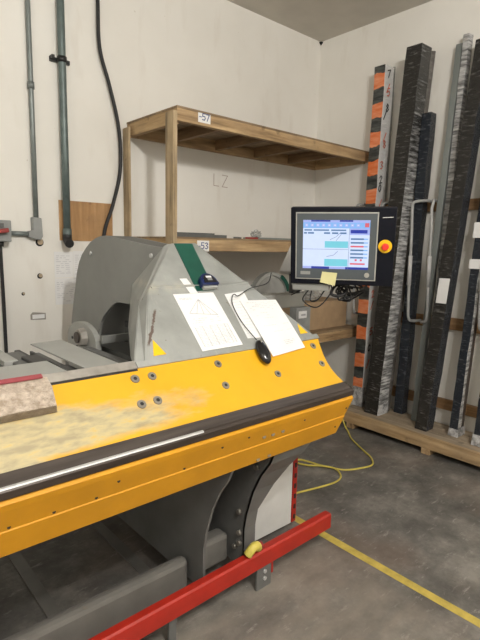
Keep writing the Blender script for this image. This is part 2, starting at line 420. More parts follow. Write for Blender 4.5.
# ------------------------------------------------------------------ wall services
p = thing('electrical_conduit', 'thin grey metal conduit running down the left wall into an elbow box', 'conduit', (1.16, YL - .03, 1.6))
MB().tube([(1.154, YL - .024, z) for z in (ZC, 2.9, 2.3, 1.68)], .0155, 14).build('conduit_pipe', M['cond'], p)
MB().tube([(1.12, YL - .024, 1.598), (.978, YL - .024, 1.598)], .015, 14).build('conduit_branch', M['cond'], p)
MB().prism([(1.125, YL - .05, 1.705), (1.18, YL - .05, 1.70), (1.186, YL - .05, 1.585), (1.172, YL - .05, 1.56), (1.14, YL - .05, 1.565), (1.095, YL - .05, 1.578), (1.098, YL - .05, 1.615), (1.125, YL - .05, 1.62)], (0, .049, 0)).build('elbow_box', M['boxgrey'], p, .004)
MB().cyl((1.154, YL - .024, 2.53), (1.154, YL - .024, 2.49), .021).build('coupling', M['cond'], p)

p = thing('standpipe', 'thick dark green-grey vertical pipe with a black strap high on the left wall', 'pipe', (1.37, YL - .05, 1.52))
MB().tube([(1.348, YL - .045, z) for z in (ZC, 2.9, 2.2, 1.60)], .024, 20).build('pipe_run', M['pipe'], p)
MB().cyl((1.348, YL - .045, 1.64), (1.348, YL - .045, 1.575), .029).build('pipe_fitting', M['pipe'], p)
MB().tube(bez([(1.348, YL - .045, 1.60), (1.345, YL - .052, 1.565), (1.341, YL - .085, 1.545), (1.339, YL - .10, 1.54)]), .029, 16).build('pipe_cap', M['rubber'], p)
mb = MB(); mb.cyl((1.348, YL - .045, 2.72), (1.348, YL - .045, 2.685), .03); mb.box((1.282, YL - .02, 2.69), (1.41, YL - .001, 2.715)); mb.box((1.282, YL - .05, 2.70), (1.30, YL - .001, 2.72))
mb.build('pipe_strap', M['black'], p)

p = thing('disconnect_switch', 'grey disconnect switch box with a red handle at the left edge of the photo', 'switch', (.93, YL - .06, 1.53))
MB().box((.80, YL - .10, 1.545), (.977, YL - .001, 1.675)).build('switch_body', M['boxgrey'], p, .006)
MB().box((.84, YL - .112, 1.63), (.93, YL - .10, 1.655)).build('cover_seam', M['darkgrey'], p)
MB().obox((.90, YL - .125, 1.607), ((1, 0, .15), (0, 1, 0), (-.15, 0, 1)), (.05, .02, .013)).build('switch_handle', M['redlight'], p, .004)
MB().cyl((.92, YL - .05, 1.545), (.92, YL - .05, 1.515), .022).build('cable_gland', M['black'], p)
MB().tube(bez([(.92, YL - .05, 1.53), (.925, YL - .04, 1.35), (.93, YL - .03, 1.1), (.93, YL - .03, .8), (.93, YL - .03, .1)]), .011).build('supply_cable', M['rubber'], p)

o = MB().tube(bez([(x_ - .017, y_, z_) for x_, y_, z_ in ((1.615, YL - .03, ZC), (1.625, YL - .03, 3.15), (1.632, YL - .03, 2.85), (1.70, YL - .03, 2.62), (1.765, YL - .03, 2.35), (1.772, YL - .03, 2.07), (1.71, YL - .03, 1.82), (1.64, YL - .03, 1.62), (1.62, YL - .03, 1.35), (1.62, YL - .03, .05))]), .0125).build('hanging_cable', M['rubber'])
tag(o, 'black rubber cable curving down the left wall beside the wooden shelves', 'cable')
o = MB().box((1.312, YL - .006, 1.56), (1.70, YL - .0005, 1.828)).build('plywood_patch', M['ply']); tag(o, 'reddish plywood sheet fixed to the left wall behind the thick pipe', 'board')
# papers taped on the left wall
for name, lab, x0, x1, z0, z1 in (('wall_notice', 'upper left printed sheet taped to the left wall below the pipe end', 1.27, 1.40, 1.31, 1.485),
                                  ('wall_notice', 'printed sheet on the left wall, partly behind the grey side plate', 1.402, 1.53, 1.30, 1.49),
                                  ('wall_notice', 'long printed sheet taped to the left wall just under the other two', 1.27, 1.42, 1.125, 1.305)):
    p = thing(name, lab, 'paper', (x0, YL, z0), 'printed sheets taped to the left wall')
    MB().box((x0, YL - .002, z0), (x1, YL - .0005, z1)).build('sheet', M['paper'], p)
    mb = MB()
    z = z1 - .03
    while z > z0 + .02:
        x = x0 + .012
        while x < x1 - .03:
            w = random.uniform(.015, .035); 
            if random.random() < .75: mb.box((x, YL - .0026, z), (x + w, YL - .002, z + .004))
            x += w + .01
        z -= .013
    mb.build('printed_text', M['inkfaint'], p)
p = thing('wall_sticker', 'small rectangular white label low on the left wall above the table plates', 'label', (1.112, YL, 1.03))
MB().prism([(1.10, YL - .0015, 1.07), (1.115, YL - .0015, 1.085), (1.20, YL - .0015, 1.075), (1.20, YL - .0015, 1.03), (1.10, YL - .0015, 1.035)], (0, .001, 0)).build('sticker_sheet', M['edge'], p)
MB().box((1.112, YL - .0025, 1.04), (1.192, YL - .0015, 1.068)).build('sticker_face', M['paper'], p)

# ------------------------------------------------------------------ wooden shelves
p = thing('wooden_shelving', 'open pine shelf unit of rough boards and plywood filling the corner', 'shelving', (1.8, 2.7, 0))
XF, YF, XE = 1.828, 2.70, 3.90
for y in (YF, YL - .092):
    MB().box((1.795 if y == YF else 1.79, y - (.004 if y == YF else 0), 0), (1.8275 if y == YF else 1.806, y + .085, 2.375 if y == YF else 2.36)).build('post', M['woodz'], p, .002)
for zt, hb, nj in ((2.408, .085, 4), (1.601, .088, 4), (.822, .09, 3)):
    xs = XF
    MB().box((xs, YF, zt - .012 - hb + .008), (XE, YF + .038, zt - .012)).build('front_board', M['woodx'], p, .002)
    MB().box((xs, YL - .04, zt - .10), (XE, YL - .002, zt - .012)).build('rear_board', M['woodx'], p, .002)
    MB().box((xs, YF + .038, zt - .10), (xs + .038, YL - .041, zt - .012)).build('side_board', M['woody'], p, .002)
    MB().box((XE - .04, YF + .04, zt - .10), (XE - .002, YL - .04, zt - .012)).build('side_board', M['woody'], p, .002)
    MB().box((xs - .003, YF - .004, zt - .012), (XE, YL - .002, zt)).build('deck', M['darkwood'] if 0 else M['osb'], p)
    for k in range(nj):
        x = xs + .35 + k * (XE - xs - .35) / nj
        MB().box((x, YF + .038, zt - .09), (x + .038, YL - .04, zt - .012)).build('joist', M['darkwood'], p)
for z, txt in ((2.337, '-57'), (1.508, '-53')):
    t = MB().box((1.99, YF - .002, z), (2.09, YF - .0003, z + .072)).build('shelf_tag', M['paper'], p)
    mb = MB(); write(mb, txt[0], (2.0, YF - .0026, z + .015), (1, 0, 0), (0, 0, 1), .038, .005, (0, -1, 0)); write(mb, txt[1:], (2.022, YF - .0026, z + .017), (1, 0, 0), (0, 0, 1), .040, .006, (0, -1, 0), gap=.82)
    mb.build('tag_number', M['blueink'], t)

# things on the middle shelf
z = 1.601
def lengths(name, lab, cat, grp, items, mat):
    for (x0, y0, x1, y1, w, h, zz, l) in items:
        d = V((x1 - x0, y1 - y0, 0)); L = d.length
        o = MB().obox(((x0 + x1) / 2, (y0 + y1) / 2, zz + h / 2), (d, (-d.y, d.x, 0), (0, 0, 1)), (L / 2, w / 2, h / 2)).build(name, mat, None, .002)
        tag(o, l, cat, grp)
lengths('metal_extrusion', '', 'metal bar', 'dark metal lengths on the middle shelf', [
    (1.90, 2.86, 2.33, 2.82, .05, .022, z + .0005, 'long dark metal extrusion lying at the front of the middle shelf, left end'),
    (1.92, 2.95, 2.30, 2.92, .04, .035, z + .0005, 'dark metal extrusion lying behind the front one on the middle shelf'),
    (2.37, 2.75, 2.50, 2.85, .03, .012, z + .0005, 'short black metal strip pointing outward on the middle shelf front edge')], M['darkgrey'])
o = MB().obox((2.57, 2.79, z + .008), ((1, .1, 0), (-.1, 1, 0), (0, 0, 1)), (.05, .022, .0075)).build('red_block', M['redlight'], None, .003); tag(o, 'small dull red piece on the middle shelf beside the black strip', 'block')
o = MB().box((2.62, 2.80, z + .0005), (3.75, 2.95, z + .016)).build('grey_profile', M['palebar'], None, .003); tag(o, 'flat grey profile along the right half of the middle shelf', 'metal bar')
def crumple(name, c, s, mat, lab, cat, seed):
    random.seed(seed); bm = bmesh.new(); bmesh.ops.create_icosphere(bm, subdivisions=3, radius=1)
    for v in bm.verts:
        k = 1 + random.uniform(-.3, .3); v.co = V((v.co.x * s[0] * k, v.co.y * s[1] * k, max(v.co.z, -.75) * s[2] * k))
    zmin = min(v.co.z for v in bm.verts)
    for v in bm.verts: v.co.z -= zmin
    me = bpy.data.meshes.new(name); bm.to_mesh(me); bm.free(); me.materials.append(mat)
    o = bpy.data.objects.new(name, me); C.objects.link(o); o.location = c; tag(o, lab, cat); return o
crumple('plastic_film', (3.35, 2.85, z + .017), (.13, .06, .05), M['clear'], 'crumpled clear plastic film on the right of the middle shelf', 'plastic', 3)
crumple('plastic_film', (2.70, 2.88, z + .017), (.05, .03, .028), M['clear'], 'small scrap of clear plastic beside the red piece on the middle shelf', 'plastic', 4)

# things on the low shelf
z = .822
o = thing('cardboard_box', 'plain brown cardboard box at the right end of the low shelf', 'box', (3.5, 2.95, z))
MB().box((3.22, 2.80, z + .001), (3.82, 3.16, z + .25)).build('carton', M['card'], o, .004)
MB().box((3.22, 2.97, z + .25), (3.82, 2.98, z + .2515)).build('flap_seam', M['darkwood'], o)
p = thing('miter_saw', 'grey miter saw with a round clear blade guard on the low shelf', 'saw', (2.85, 2.98, z))
MB().box((2.55, 2.80, z + .001), (3.1, 3.2, z + .07)).build('saw_base', M['boxgrey'], p, .01)
MB().cyl((2.86, 2.98, z + .07), (2.86, 2.98, z + .10), .16, n=32).build('turntable', M['palegrey'], p)
MB().box((2.55, 3.06, z + .07), (3.1, 3.09, z + .17)).build('fence', M['palegrey'], p, .003)
def disc(cx, cy, cz, r, th, a0, a1, rin=0, n=28):
    pts = []
    for k in range(n + 1):
        t = math.radians(a0 + (a1 - a0) * k / n); pts.append((cx + r * math.cos(t), cy, cz + r * math.sin(t)))
    if rin:
        for k in range(n, -1, -1):
            t = math.radians(a0 + (a1 - a0) * k / n); pts.append((cx + rin * math.cos(t), cy, cz + rin * math.sin(t)))
    return MB().prism(pts, (0, th, 0))
disc(2.87, 2.86, 1.13, .212, .05, 0, 180, .185).build('guard_rim', M['palegrey'], p)
disc(2.87, 2.875, 1.13, .184, .008, 0, 180).build('guard_window', M['clear'], p)
MB().cyl((2.87, 2.90, 1.13), (2.87, 2.905, 1.13), .155, n=40).build('saw_blade', M['bolt'], p)
disc(2.87, 2.845, 1.13, .216, .014, 15, 60, .187).build('guard_stripe', M['green'], p)
MB().cyl((2.90, 2.91, 1.17), (2.90, 3.10, 1.19), .055).build('motor', M['darkgrey'], p)
MB().box((2.82, 2.98, z + .10), (2.94, 3.06, 1.16)).build('pivot_arm', M['boxgrey'], p, .006)
MB().tube(bez([(2.90, 3.08, 1.2), (2.98, 3.08, 1.28), (3.05, 3.06, 1.24), (3.08, 3.05, 1.17)]), .016).build('saw_handle', M['blackp'], p)
p = thing('parts_carton', 'small grey carton with a white label beside the brown cardboard box', 'box', (3.08, 2.76, z))
MB().box((3.02, 2.715, z + .001), (3.20, 2.79, z + .23)).build('carton', M['boxgrey'], p, .003)
t = MB().box((3.05, 2.7135, z + .14), (3.15, 2.715, z + .20)).build('carton_label', M['paper'], p)
MB().box((3.08, 2.713, z + .16), (3.135, 2.7135, z + .175)).build('label_text', M['ink'], t)
crumple('plastic_wrap', (3.42, 2.92, z + .254), (.11, .07, .05), M['clear'], 'crumpled clear wrap lying on top of the cardboard box', 'plastic', 6)

# ------------------------------------------------------------------ folding machine
mach = thing('folding_machine', 'large grey and yellow sheet metal folding machine across the foreground', 'machine', (1.2, 1.6, 0))
XL = -1.1
TA = .9657
def S(x, y, d=0.):
    """point on the 44 degree front slope, lifted d along its normal"""
    return V((x, y - d * .6947, 1.15 + TA * (y - 1.502) + d * .7193))
SY = V((0, .7193, .6947)); SN = V((0, -.6947, .7193)); SX = V((1, 0, 0))
# yellow sloping apron with concave right end
end = [(1.80, 1.475), (1.785, 1.45), (1.765, 1.41), (1.757, 1.38), (1.757, 1.35), (1.765, 1.325), (1.78, 1.30)]
mb = MB(); mb.prism([S(XL, 1.475), S(XL, 1.30)] + [S(x, y) for x, y in end[::-1]], SN * -.02)
yel = mb.build('front_apron', M['slope'], mach)
for x, y in ((.811, 1.447), (.877, 1.446), (.795, 1.377), (.857, 1.378), (1.171, 1.447), (1.154, 1.378), (1.434, 1.378), (1.736, 1.45), (1.719, 1.38), (.2, 1.4), (-.1, 1.4)):
    b = MB().cyl(S(x, y, 0), S(x, y, .003), .0165, .015, 24).build('bolt', M['bolt'], yel)
    MB().cyl(S(x, y, .003), S(x, y, .0036), .007, n=6, smooth=False).build('hex_socket', M['black'], b)
# bending bar: dark nose, worn top painted as lit, bright rubbed edge
mb = MB(); mb.prism([(XL, 1.302, .955), (XL, 1.258, .932), (XL, 1.252, .924), (XL, 1.254, .903), (XL, 1.31, .903)], (1.795 - XL, 0, 0)); nose = mb.build('bending_bar', M['strip'], mach, .001)
mb = MB(); mb.prism([(XL, 1.300, .9548), (XL, 1.262, .9348), (XL, 1.262, .9358), (XL, 1.300, .9558)], (2.88, 0, 0)); mb.build('worn_lit_face', M['striplit'], nose)
mb = MB(); mb.prism([(XL, 1.262, .9352), (XL, 1.2565, .9318), (XL, 1.2550, .9292), (XL, 1.2540, .9296), (XL, 1.2562, .9338), (XL, 1.262, .9362)], (2.06, 0, 0)); mb.build('rubbed_edge', M['steel'], nose)
# yellow bending beam
sec = [(1.262, .903), (1.249, .892), (1.256, .872), (1.286, .803), (1.2835, .799), (1.318, .712), (1.40, .712), (1.40, .903)]
mb = MB(); a = [(XL, y, z_) for y, z_ in sec]; xe = [1.790, 1.79, 1.787, 1.780, 1.779, 1.766, 1.766, 1.79]
b = [(x, y, z_) for x, (y, z_) in zip(xe, sec)]
va = [mb.bm.verts.new(q) for q in a]; vb = [mb.bm.verts.new(q) for q in b]
mb.bm.faces.new(va); mb.bm.faces.new(vb[::-1])
for k in range(8): mb.bm.faces.new([va[k], va[(k + 1) % 8], vb[(k + 1) % 8], vb[k]])
beam = mb.build('bending_beam', M['yellow'], mach, .0015)
def fy(z_): return 1.256 + (.872 - z_) * .4348 if z_ > .803 else 1.2835 + (.799 - z_) * .3966
for x, z_ in ((1.261, .835), (1.31, .833), (1.365, .833), (1.27, .728), (1.331, .728), (.345, .812), (.463, .812), (.587, .812), (.651, .85), (1.482, .854), (1.765, .845), (1.735, .755), (1.173, .857), (.9, .81), (1.05, .85)):
    y = fy(z_); r = .009 if 1.2 < x < 1.4 else .005
    MB().cyl((x, y + .003, z_), (x, y - .001, z_ + .0003), r, n=14).build('bolt_hole', M['black'] if r < .008 else M['bolt'], beam)
# flange between apron and table
mb = MB(); mb.prism([S(XL, 1.474, -.01), S(XL, 1.474, .004), S(XL, 1.497, .004), S(XL, 1.497, -.01)], (.835 - XL, 0, 0)); mb.build('table_edge', M['edge'], mach, .001)
mb = MB(); mb.prism([S(.836, 1.474, -.01), S(.836, 1.474, .006), S(.836, 1.492, .006), S(.836, 1.492, -.01)], (1.805 - .836, 0, 0)); mb.build('hood_flange', M['hood'], mach, .001)
# hood casting
A, B, Cc = S(.875, 1.478), S(1.035, 1.73), S(1.275, 1.925)
B2 = S(1.053, 1.735)
D_, E_, E2, G = S(1.803, 1.478), S(1.585, 1.73), S(1.525, 1.735), S(1.415, 1.925)
Ab, Bb, Cb = V((.91, 1.66, 1.112)), V((1.06, 1.85, 1.292)), V((1.25, 1.95, 1.545))
Ab2 = V((.828, 1.49, 1.128))
mb = MB()
Abk, Bbk = V((1.25, 2.30, 1.112)), V((1.25, 2.25, 1.345))
Dk, Ek, Gk = V((1.80, 1.9, 1.112)), V((1.62, 2.0, 1.33)), V((1.43, 2.05, 1.55))
vs = {}
def vtx(n, p): vs[n] = mb.bm.verts.new(p)
Bm, Cm = V((1.004, 1.765, 1.30)), V((1.258, 1.932, 1.547))
for n, q in dict(A=A, B=B, C=Cc, D=D_, E=E_, E2=E2, G=G, A2=Ab2, Bm=Bm, Cm=Cm, Ab=Ab, Bb=Bb, Cb=Cb, Ak=Abk, Bk=Bbk, Dk=Dk, Ek=Ek, Gk=Gk).items(): vtx(n, q)
for f in (('A', 'D', 'E', 'E2', 'B'), ('B', 'E2', 'G', 'C'), ('A', 'B', 'Bm', 'A2'), ('B', 'C', 'Cm', 'Bm'), ('A2', 'Bm', 'Bb', 'Ab'), ('Bm', 'Cm', 'Cb', 'Bb'),
          ('Ab', 'Bb', 'Bk', 'Ak'), ('Bb', 'Cb', 'Bk'), ('C', 'G', 'Gk', 'Cb', 'Cm'), ('E2', 'E', 'Ek', 'Gk', 'G'), ('E', 'D', 'Dk', 'Ek'), ('Dk', 'Ek', 'Gk', 'Cb', 'Bk', 'Ak'), ('A', 'A2', 'Ab', 'Ak', 'Dk', 'D')):
    mb.bm.faces.new([vs[k] for k in f])
hood = mb.build('end_hood', M['hood'], mach, .008)
# horizontal ledge on the hood face
mb = MB(); mb.prism([S(1.05, 1.727, -.002), S(1.05, 1.733, .006), S(1.05, 1.745, -.002)], (.53, 0, 0)); mb.build('weld_ridge', M['hood'], hood, .001)
mb = MB(); mb.prism([S(1.283, 1.918, .0003), S(1.383, 1.918, .0003), S(1.357, 1.712, .0003), S(1.262, 1.712, .0003)], SN * .004); mb.build('green_strip', M['green'], mach)
for tri in (((.918, 1.503), (.972, 1.503), (.945, 1.553)), ((1.705, 1.503), (1.757, 1.503), (1.728, 1.545))):
    mb = MB(); mb.prism([S(x, y, .0004) for x, y in tri], SN * .001); mb.build('warning_triangle', M['estop_y'], hood)
# side plates in profile
prof = [(3.06, .873), (3.045, .97), (3.028, 1.055), (2.995, 1.17), (2.962, 1.27), (2.932, 1.36), (2.892, 1.433), (2.845, 1.482), (2.788, 1.521), (2.73, 1.553), (2.661, 1.576), (2.60, 1.587), (2.542, 1.590), (2.30, 1.566), (2.065, 1.541), (1.943, 1.533)]
arch = [(2.0, 1.26), (2.153, 1.238), (2.233, 1.236), (2.382, 1.238), (2.43, 1.23), (2.457, 1.22), (2.50, 1.195), (2.536, 1.171), (2.58, 1.14), (2.613, 1.105), (2.646, 1.024), (2.65, .90)]
mb = MB(); mb.prism([(1.25, y, z_) for y, z_ in prof + arch], (.015, 0, 0)); sp_ = mb.build('side_plate', M['grey'], mach, .001)
MB().cyl((1.25, 2.72, 1.49), (1.243, 2.72, 1.49), .011, n=12).build('plate_screw', M['steel'], sp_)
MB().cyl((1.25, 2.06, 1.495), (1.243, 2.06, 1.495), .011, n=12).build('plate_screw', M['steel'], sp_)
mb = MB(); mb.prism([(1.40, y, z_) for y, z_ in prof + [(1.943, .873)]], (.015, 0, 0)); mb.build('side_plate', M['grey'], mach)
mb = MB()
top = prof[4:]
for (a, b) in zip(top, top[1:]): mb.hexa([(1.265, a[0], a[1] - .012), (1.40, a[0], a[1] - .012), (1.40, b[0], b[1] - .012), (1.265, b[0], b[1] - .012), (1.265, a[0], a[1]), (1.40, a[0], a[1]), (1.40, b[0], b[1]), (1.265, b[0], b[1])])
mb.build('top_cover', M['darkgrey'], mach)
# linkage inside the arch
mb = MB(); mb.box((1.10, 2.29, 1.045), (1.40, 2.31, 1.085)); mb.build('link_bar', M['grey'], mach, .002)
mb = MB(); mb.prism([(1.33, 2.05, .9), (1.33, 2.50, .9), (1.33, 2.48, 1.10), (1.33, 2.30, 1.24), (1.33, 2.05, 1.10)], (.03, 0, 0)); mb.build('lift_cam', M['darkgrey'], mach, .002)
MB().box((1.285, 2.16, 1.10), (1.33, 2.40, 1.135)).build('clamp_block', M['black'], mach, .003)
MB().cyl((1.31, 2.29, 1.15), (1.285, 2.29, 1.15), .014, n=12).build('pivot_pin', M['steel'], mach)
# hinge bracket
pts = [(2.328, .86)]
for k in range(0, 181, 12):
    t = math.radians(k); pts.append((2.51 - .18 * math.cos(t), 1.03 + .10 * math.sin(t)))
pts.append((2.69, .86))
mb = MB(); mb.prism([(1.085, y, z_) for y, z_ in pts], (.03, 0, 0)); br = mb.build('hinge_bracket', M['palegrey'], mach, .002)
hb = MB().cyl((1.085, 2.47, 1.055), (1.05, 2.47, 1.055), .052, .046, 8, smooth=False).build('hub_nut', M['edge'], br, .003)
MB().cyl((1.05, 2.475, 1.055), (1.042, 2.475, 1.055), .03, n=16).build('hub_bore', M['strip'], hb)
MB().cyl((1.085, 2.62, 1.03), (1.08, 2.62, 1.03), .008, n=10).build('bracket_screw', M['black'], br)
MB().cyl((1.085, 2.56, .99), (1.08, 2.56, .99), .008, n=10).build('bracket_screw', M['black'], br)
# table plates and sliding rails
MB().box((XL, 1.50, 1.116), (.635, 1.775, 1.122)).build('table_plate', M['palegrey'], mach, .001)
mb = MB(); mb.prism([(.70, 1.495, 1.116), (.825, 1.495, 1.116), (.83, 2.13, 1.116), (.693, 2.12, 1.116)], (0, 0, .006)); mb.build('table_plate', M['palegrey'], mach, .001)
MB().box((.65, 1.50, 1.04), (.672, 2.2, 1.085)).build('slide_rail', M['black'], mach, .003)
MB().box((.682, 1.50, 1.05), (.692, 2.1, 1.095)).build('slide_rail', M['darkgrey'], mach, .002)
MB().box((.56, 1.86, 1.03), (.64, 2.10, 1.10)).build('gauge_carriage', M['darkgrey'], mach, .006)
MB().box((.60, 1.80, 1.09), (.66, 1.95, 1.112)).build('gauge_finger', M['black'], mach, .004)
MB().box((.53, 1.92, 1.085), (.58, 2.20, 1.105)).build('gauge_rail', M['palegrey'], mach, .002)
MB().box((.48, 1.98, 1.05), (.50, 2.25, 1.10)).build('gauge_rail', M['green'], mach, .002)
for x in (.55, .75, 1.0):
    MB().box((x, 1.50, .98), (x + .04, 2.3, 1.04)).build('support_arm', M['frame'], mach, .003)
MB().box((XL, 1.50, .90), (1.15, 1.56, 1.05)).build('table_girder', M['darkgrey'], mach, .003)
MB().box((XL, 1.8, .72), (1.14, 2.75, .85)).build('added_shade_bed', M['darkgrey'], mach, .003)  # unseen box added to keep light off the floor below
MB().prism([S(XL, 1.468, .0005), S(XL, 1.4745, .0005), S(XL, 1.4745, -.008), S(XL, 1.468, -.008)], (.835 - XL, 0, 0)).build('edge_gap', M['black'], mach)
# legs: cheek plates
front = [(1.50, .11), (1.50, .30), (1.485, .38), (1.446, .50), (1.40, .59), (1.35, .66), (1.32, .73), (1.31, .86)]
cheek = front + [(1.45, .95), (2.9, .95), (2.9, .6), (2.45, .11)]
MB().prism([(1.15, y, z_) for y, z_ in cheek], (.012, 0, 0)).build('cheek_plate', M['frame'], mach)
lg = MB().prism([(1.38, y, z_) for y, z_ in cheek], (.012, 0, 0)).build('cheek_plate', M['frame'], mach)
for k, (y, z_) in enumerate(((1.43, .62), (1.535, .37), (1.53, .22), (1.53, .27), (1.56, .19))):
    MB().cyl((1.38, y, z_), (1.368, y, z_), .012, n=8).build('cheek_bolt', M['bolt'], lg)
fl = [(1.499, .11), (1.499, .30), (1.484, .38), (1.445, .50), (1.399, .59), (1.349, .66), (1.319, .73), (1.309, .86)]
mb = MB()
for (a, b) in zip(fl, fl[1:]):
    w0 = .065 + .5 * max(0, a[1] - .38); w1 = .065 + .5 * max(0, b[1] - .38)
    mb.hexa([(1.38, a[0], a[1]), (1.38 + w0, a[0], a[1]), (1.38 + w0, a[0] + .012, a[1]), (1.38, a[0] + .012, a[1]), (1.38, b[0], b[1]), (1.38 + w1, b[0], b[1]), (1.38 + w1, b[0] + .012, b[1]), (1.38, b[0] + .012, b[1])])
mb.build('leg_flange', M['frame'], mach)
MB().box((1.17, 1.66, .45), (1.375, 2.8, 1.0)).build('machine_body', M['darkgrey'], mach)
MB().box((1.40, 1.50, .66), (1.75, 2.3, 1.08)).build('drive_housing', M['darkgrey'], mach)
MB().box((XL, 1.585, .06), (1.14, 1.645, .216)).build('base_tube', M['tube'], mach, .022)
MB().box((1.165, 1.60, .10), (1.375, 1.68, .235)).build('cross_tube', M['tube'], mach, .018)
for x in (.64, 1.075):  # flat strips added to stand for pale bands of light on the floor
    MB().box((x, 1.74, 0.001), (x + .055, 2.9, .008)).build('light_band_strip', M['darkgrey'] if x > 5 else M['tube'], mach)
# red foot bar
mb = MB(); mb.prism([(XL, 1.405, .118), (XL, 1.405, .190), (XL, 1.412, .198), (XL, 1.444, .198), (XL, 1.444, .118)], (1.935 - XL, .04, 0)); fb = mb.build('foot_bar', M['red'], mach, .002)
for x in (.95, 1.42):
    bk = MB().box((x, 1.452, .0), (x + .09 if x > 1 else x + .035, 1.464, .14)).build('foot_bar_bracket', M['frame'], fb, .002)
    if x > 1: MB().box((x + .095, 1.455, .05), (x + .105, 1.49, .15)).build('bracket_rib', M['red'], fb)
    for dz in (.05, .085) if x > 1 else ():
        MB().cyl((x + .045, 1.452, dz), (x + .045, 1.443, dz), .009, n=8).build('bracket_bolt', M['steel'], bk)
# low white side cabinet with red flange
cab = MB().prism([(1.435, 1.70, .035), (1.912, 1.70, .035), (1.912, 1.70, .47), (1.435, 1.70, .70)][:3] + [(1.70, 1.70, .60), (1.435, 1.70, .60)], (0, .5, 0)).build('side_cabinet', M['white'], mach, .003)
MB().box((1.913, 1.695, .04), (1.945, 2.22, .465)).build('red_flange', M['red'], mach, .002)
for k in range(6): MB().box((1.922, 1.692, .06 + k * .06), (1.936, 1.6955, .085 + k * .06)).build('flange_slot', M['black'], mach)
MB().tube(bez([(1.36, 1.455, .205), (1.372, 1.45, .222), (1.39, 1.448, .235), (1.41, 1.45, .232), (1.425, 1.455, .215)]), .02, 12).build('yellow_hose_plug', M['cord'], mach)
MB().cyl((1.425, 1.455, .22), (1.445, 1.45, .225), .017, n=14).build('plug_collar', M['redlight'], mach)

# ------------------------------------------------------------------ things lying on the machine
def sheet(name, lab, pts, th=.0012, lift=.0006, cat='paper'):
    p = thing(name, lab, cat, S(*pts[3]))
    MB().prism([S(x, y, lift) for x, y in pts], SN * th).build('sheet', M['paper'], p); return p
def lerp2(pts, u, v):  # pts TL TR BR BL, v down
    a = [pts[0][k] + (pts[1][k] - pts[0][k]) * u for k in range(2)]; b = [pts[3][k] + (pts[2][k] - pts[3][k]) * u for k in range(2)]
    return [a[k] + (b[k] - a[k]) * v for k in range(2)]
def rows(mb, pts, u0, u1, v0, v1, n, fill, h, lift=.0022):
    for k in range(n):
        v = v0 + (v1 - v0) * k / max(1, n - 1); u = u0
        while u < u1 - .01:
            w = random.uniform(.03, .09); w = min(w, u1 - u)
            if random.random() < fill:
                q = [lerp2(pts, u, v), lerp2(pts, u + w, v), lerp2(pts, u + w, v + h), lerp2(pts, u, v + h)]
                mb.face([S(x, y, lift) for x, y in q])
            u += w + .02
pt = [(1.134, 1.704), (1.344, 1.703), (1.341, 1.496), (1.131, 1.494)]
p = sheet('instruction_sheet', 'white instruction sheet with a shaded triangle diagram lying flat on the grey hood', pt)
mb = MB(); rows(mb, pt, .1, .9, .60, .93, 14, .9, .010)
rows(mb, pt, .08, .38, .08, .1, 2, 1, .012)
rows(mb, pt, .1, .8, .46, .53, 3, .5, .01)
mb.build('printed_rows', M['inkfaint'], p)
mb = MB(); tri = [(.15, .36), (.52, .12), (.80, .43)]
def tl(a, b, w=.006):
    a2, b2 = lerp2(pt, *a), lerp2(pt, *b); P, Q = S(*a2, .0024), S(*b2, .0024); mb.obox((P + Q) / 2, (Q - P, SN.cross(Q - P), SN), ((Q - P).length / 2, .0009, .0002))
tl(tri[0], tri[1]); tl(tri[1], tri[2]); tl(tri[2], tri[0])
for t in (.25, .5, .75): tl(tri[1], (tri[0][0] + (tri[2][0] - tri[0][0]) * t, tri[0][1] + (tri[2][1] - tri[0][1]) * t))
for c_ in (.1, .28, .46, .64, .82, .9): tl((c_, .60), (c_, .94))
mb.build('triangle_drawing', M['ink'], p)
p2 = [(1.40, 1.692), (1.52, 1.70), (1.495, 1.51), (1.385, 1.515)]
p = sheet('table_sheet', 'narrow white sheet on the hood partly under the invoice with the mouse', p2)
mb = MB(); rows(mb, p2, .06, .6, .08, .9, 14, .8, .01); mb.build('printed_rows', M['inkfaint'], p)
p3 = [(1.462, 1.66), (1.683, 1.652), (1.672, 1.447), (1.455, 1.435)]
p = thing('invoice_sheet', 'large white printed form overlapping the yellow apron beside the black mouse', 'paper', S(*p3[3]))
mb = MB()
n = 6
for k in range(n):
    v0, v1 = k / n, (k + 1) / n; l0 = .0045 + .004 * math.sin(v0 * 2.4); l1 = .0045 + .004 * math.sin(v1 * 2.4)
    a, b, c_, d = lerp2(p3, 0, v0), lerp2(p3, 1, v0), lerp2(p3, 1, v1), lerp2(p3, 0, v1)
    mb.hexa([S(*a, l0), S(*b, l0), S(*c_, l1), S(*d, l1), S(*a, l0 + .001), S(*b, l0 + .001), S(*c_, l1 + .001), S(*d, l1 + .001)])
mb.build('sheet', M['paper'], p)
mb = MB(); rows(mb, p3, .1, .9, .06, .2, 5, .55, .008, .0125); rows(mb, p3, .1, .6, .26, .36, 3, .5, .008, .0125); rows(mb, p3, .1, .92, .5, .505, 1, .8, .008, .0125); rows(mb, p3, .3, .92, .62, .64, 1, .8, .008, .0125); rows(mb, p3, .5, .8, .8, .86, 3, .7, .01, .0125)
mb.build('printed_rows', M['inkfaint'], p)
o = MB().prism([S(1.208, 1.765, .0006), S(1.245, 1.765, .0006), S(1.262, 1.705, .0006), S(1.222, 1.705, .0006)], SN * .001).build('small_label', M['paper']); tag(o, 'small blank white label on the hood left of the green strip', 'label')
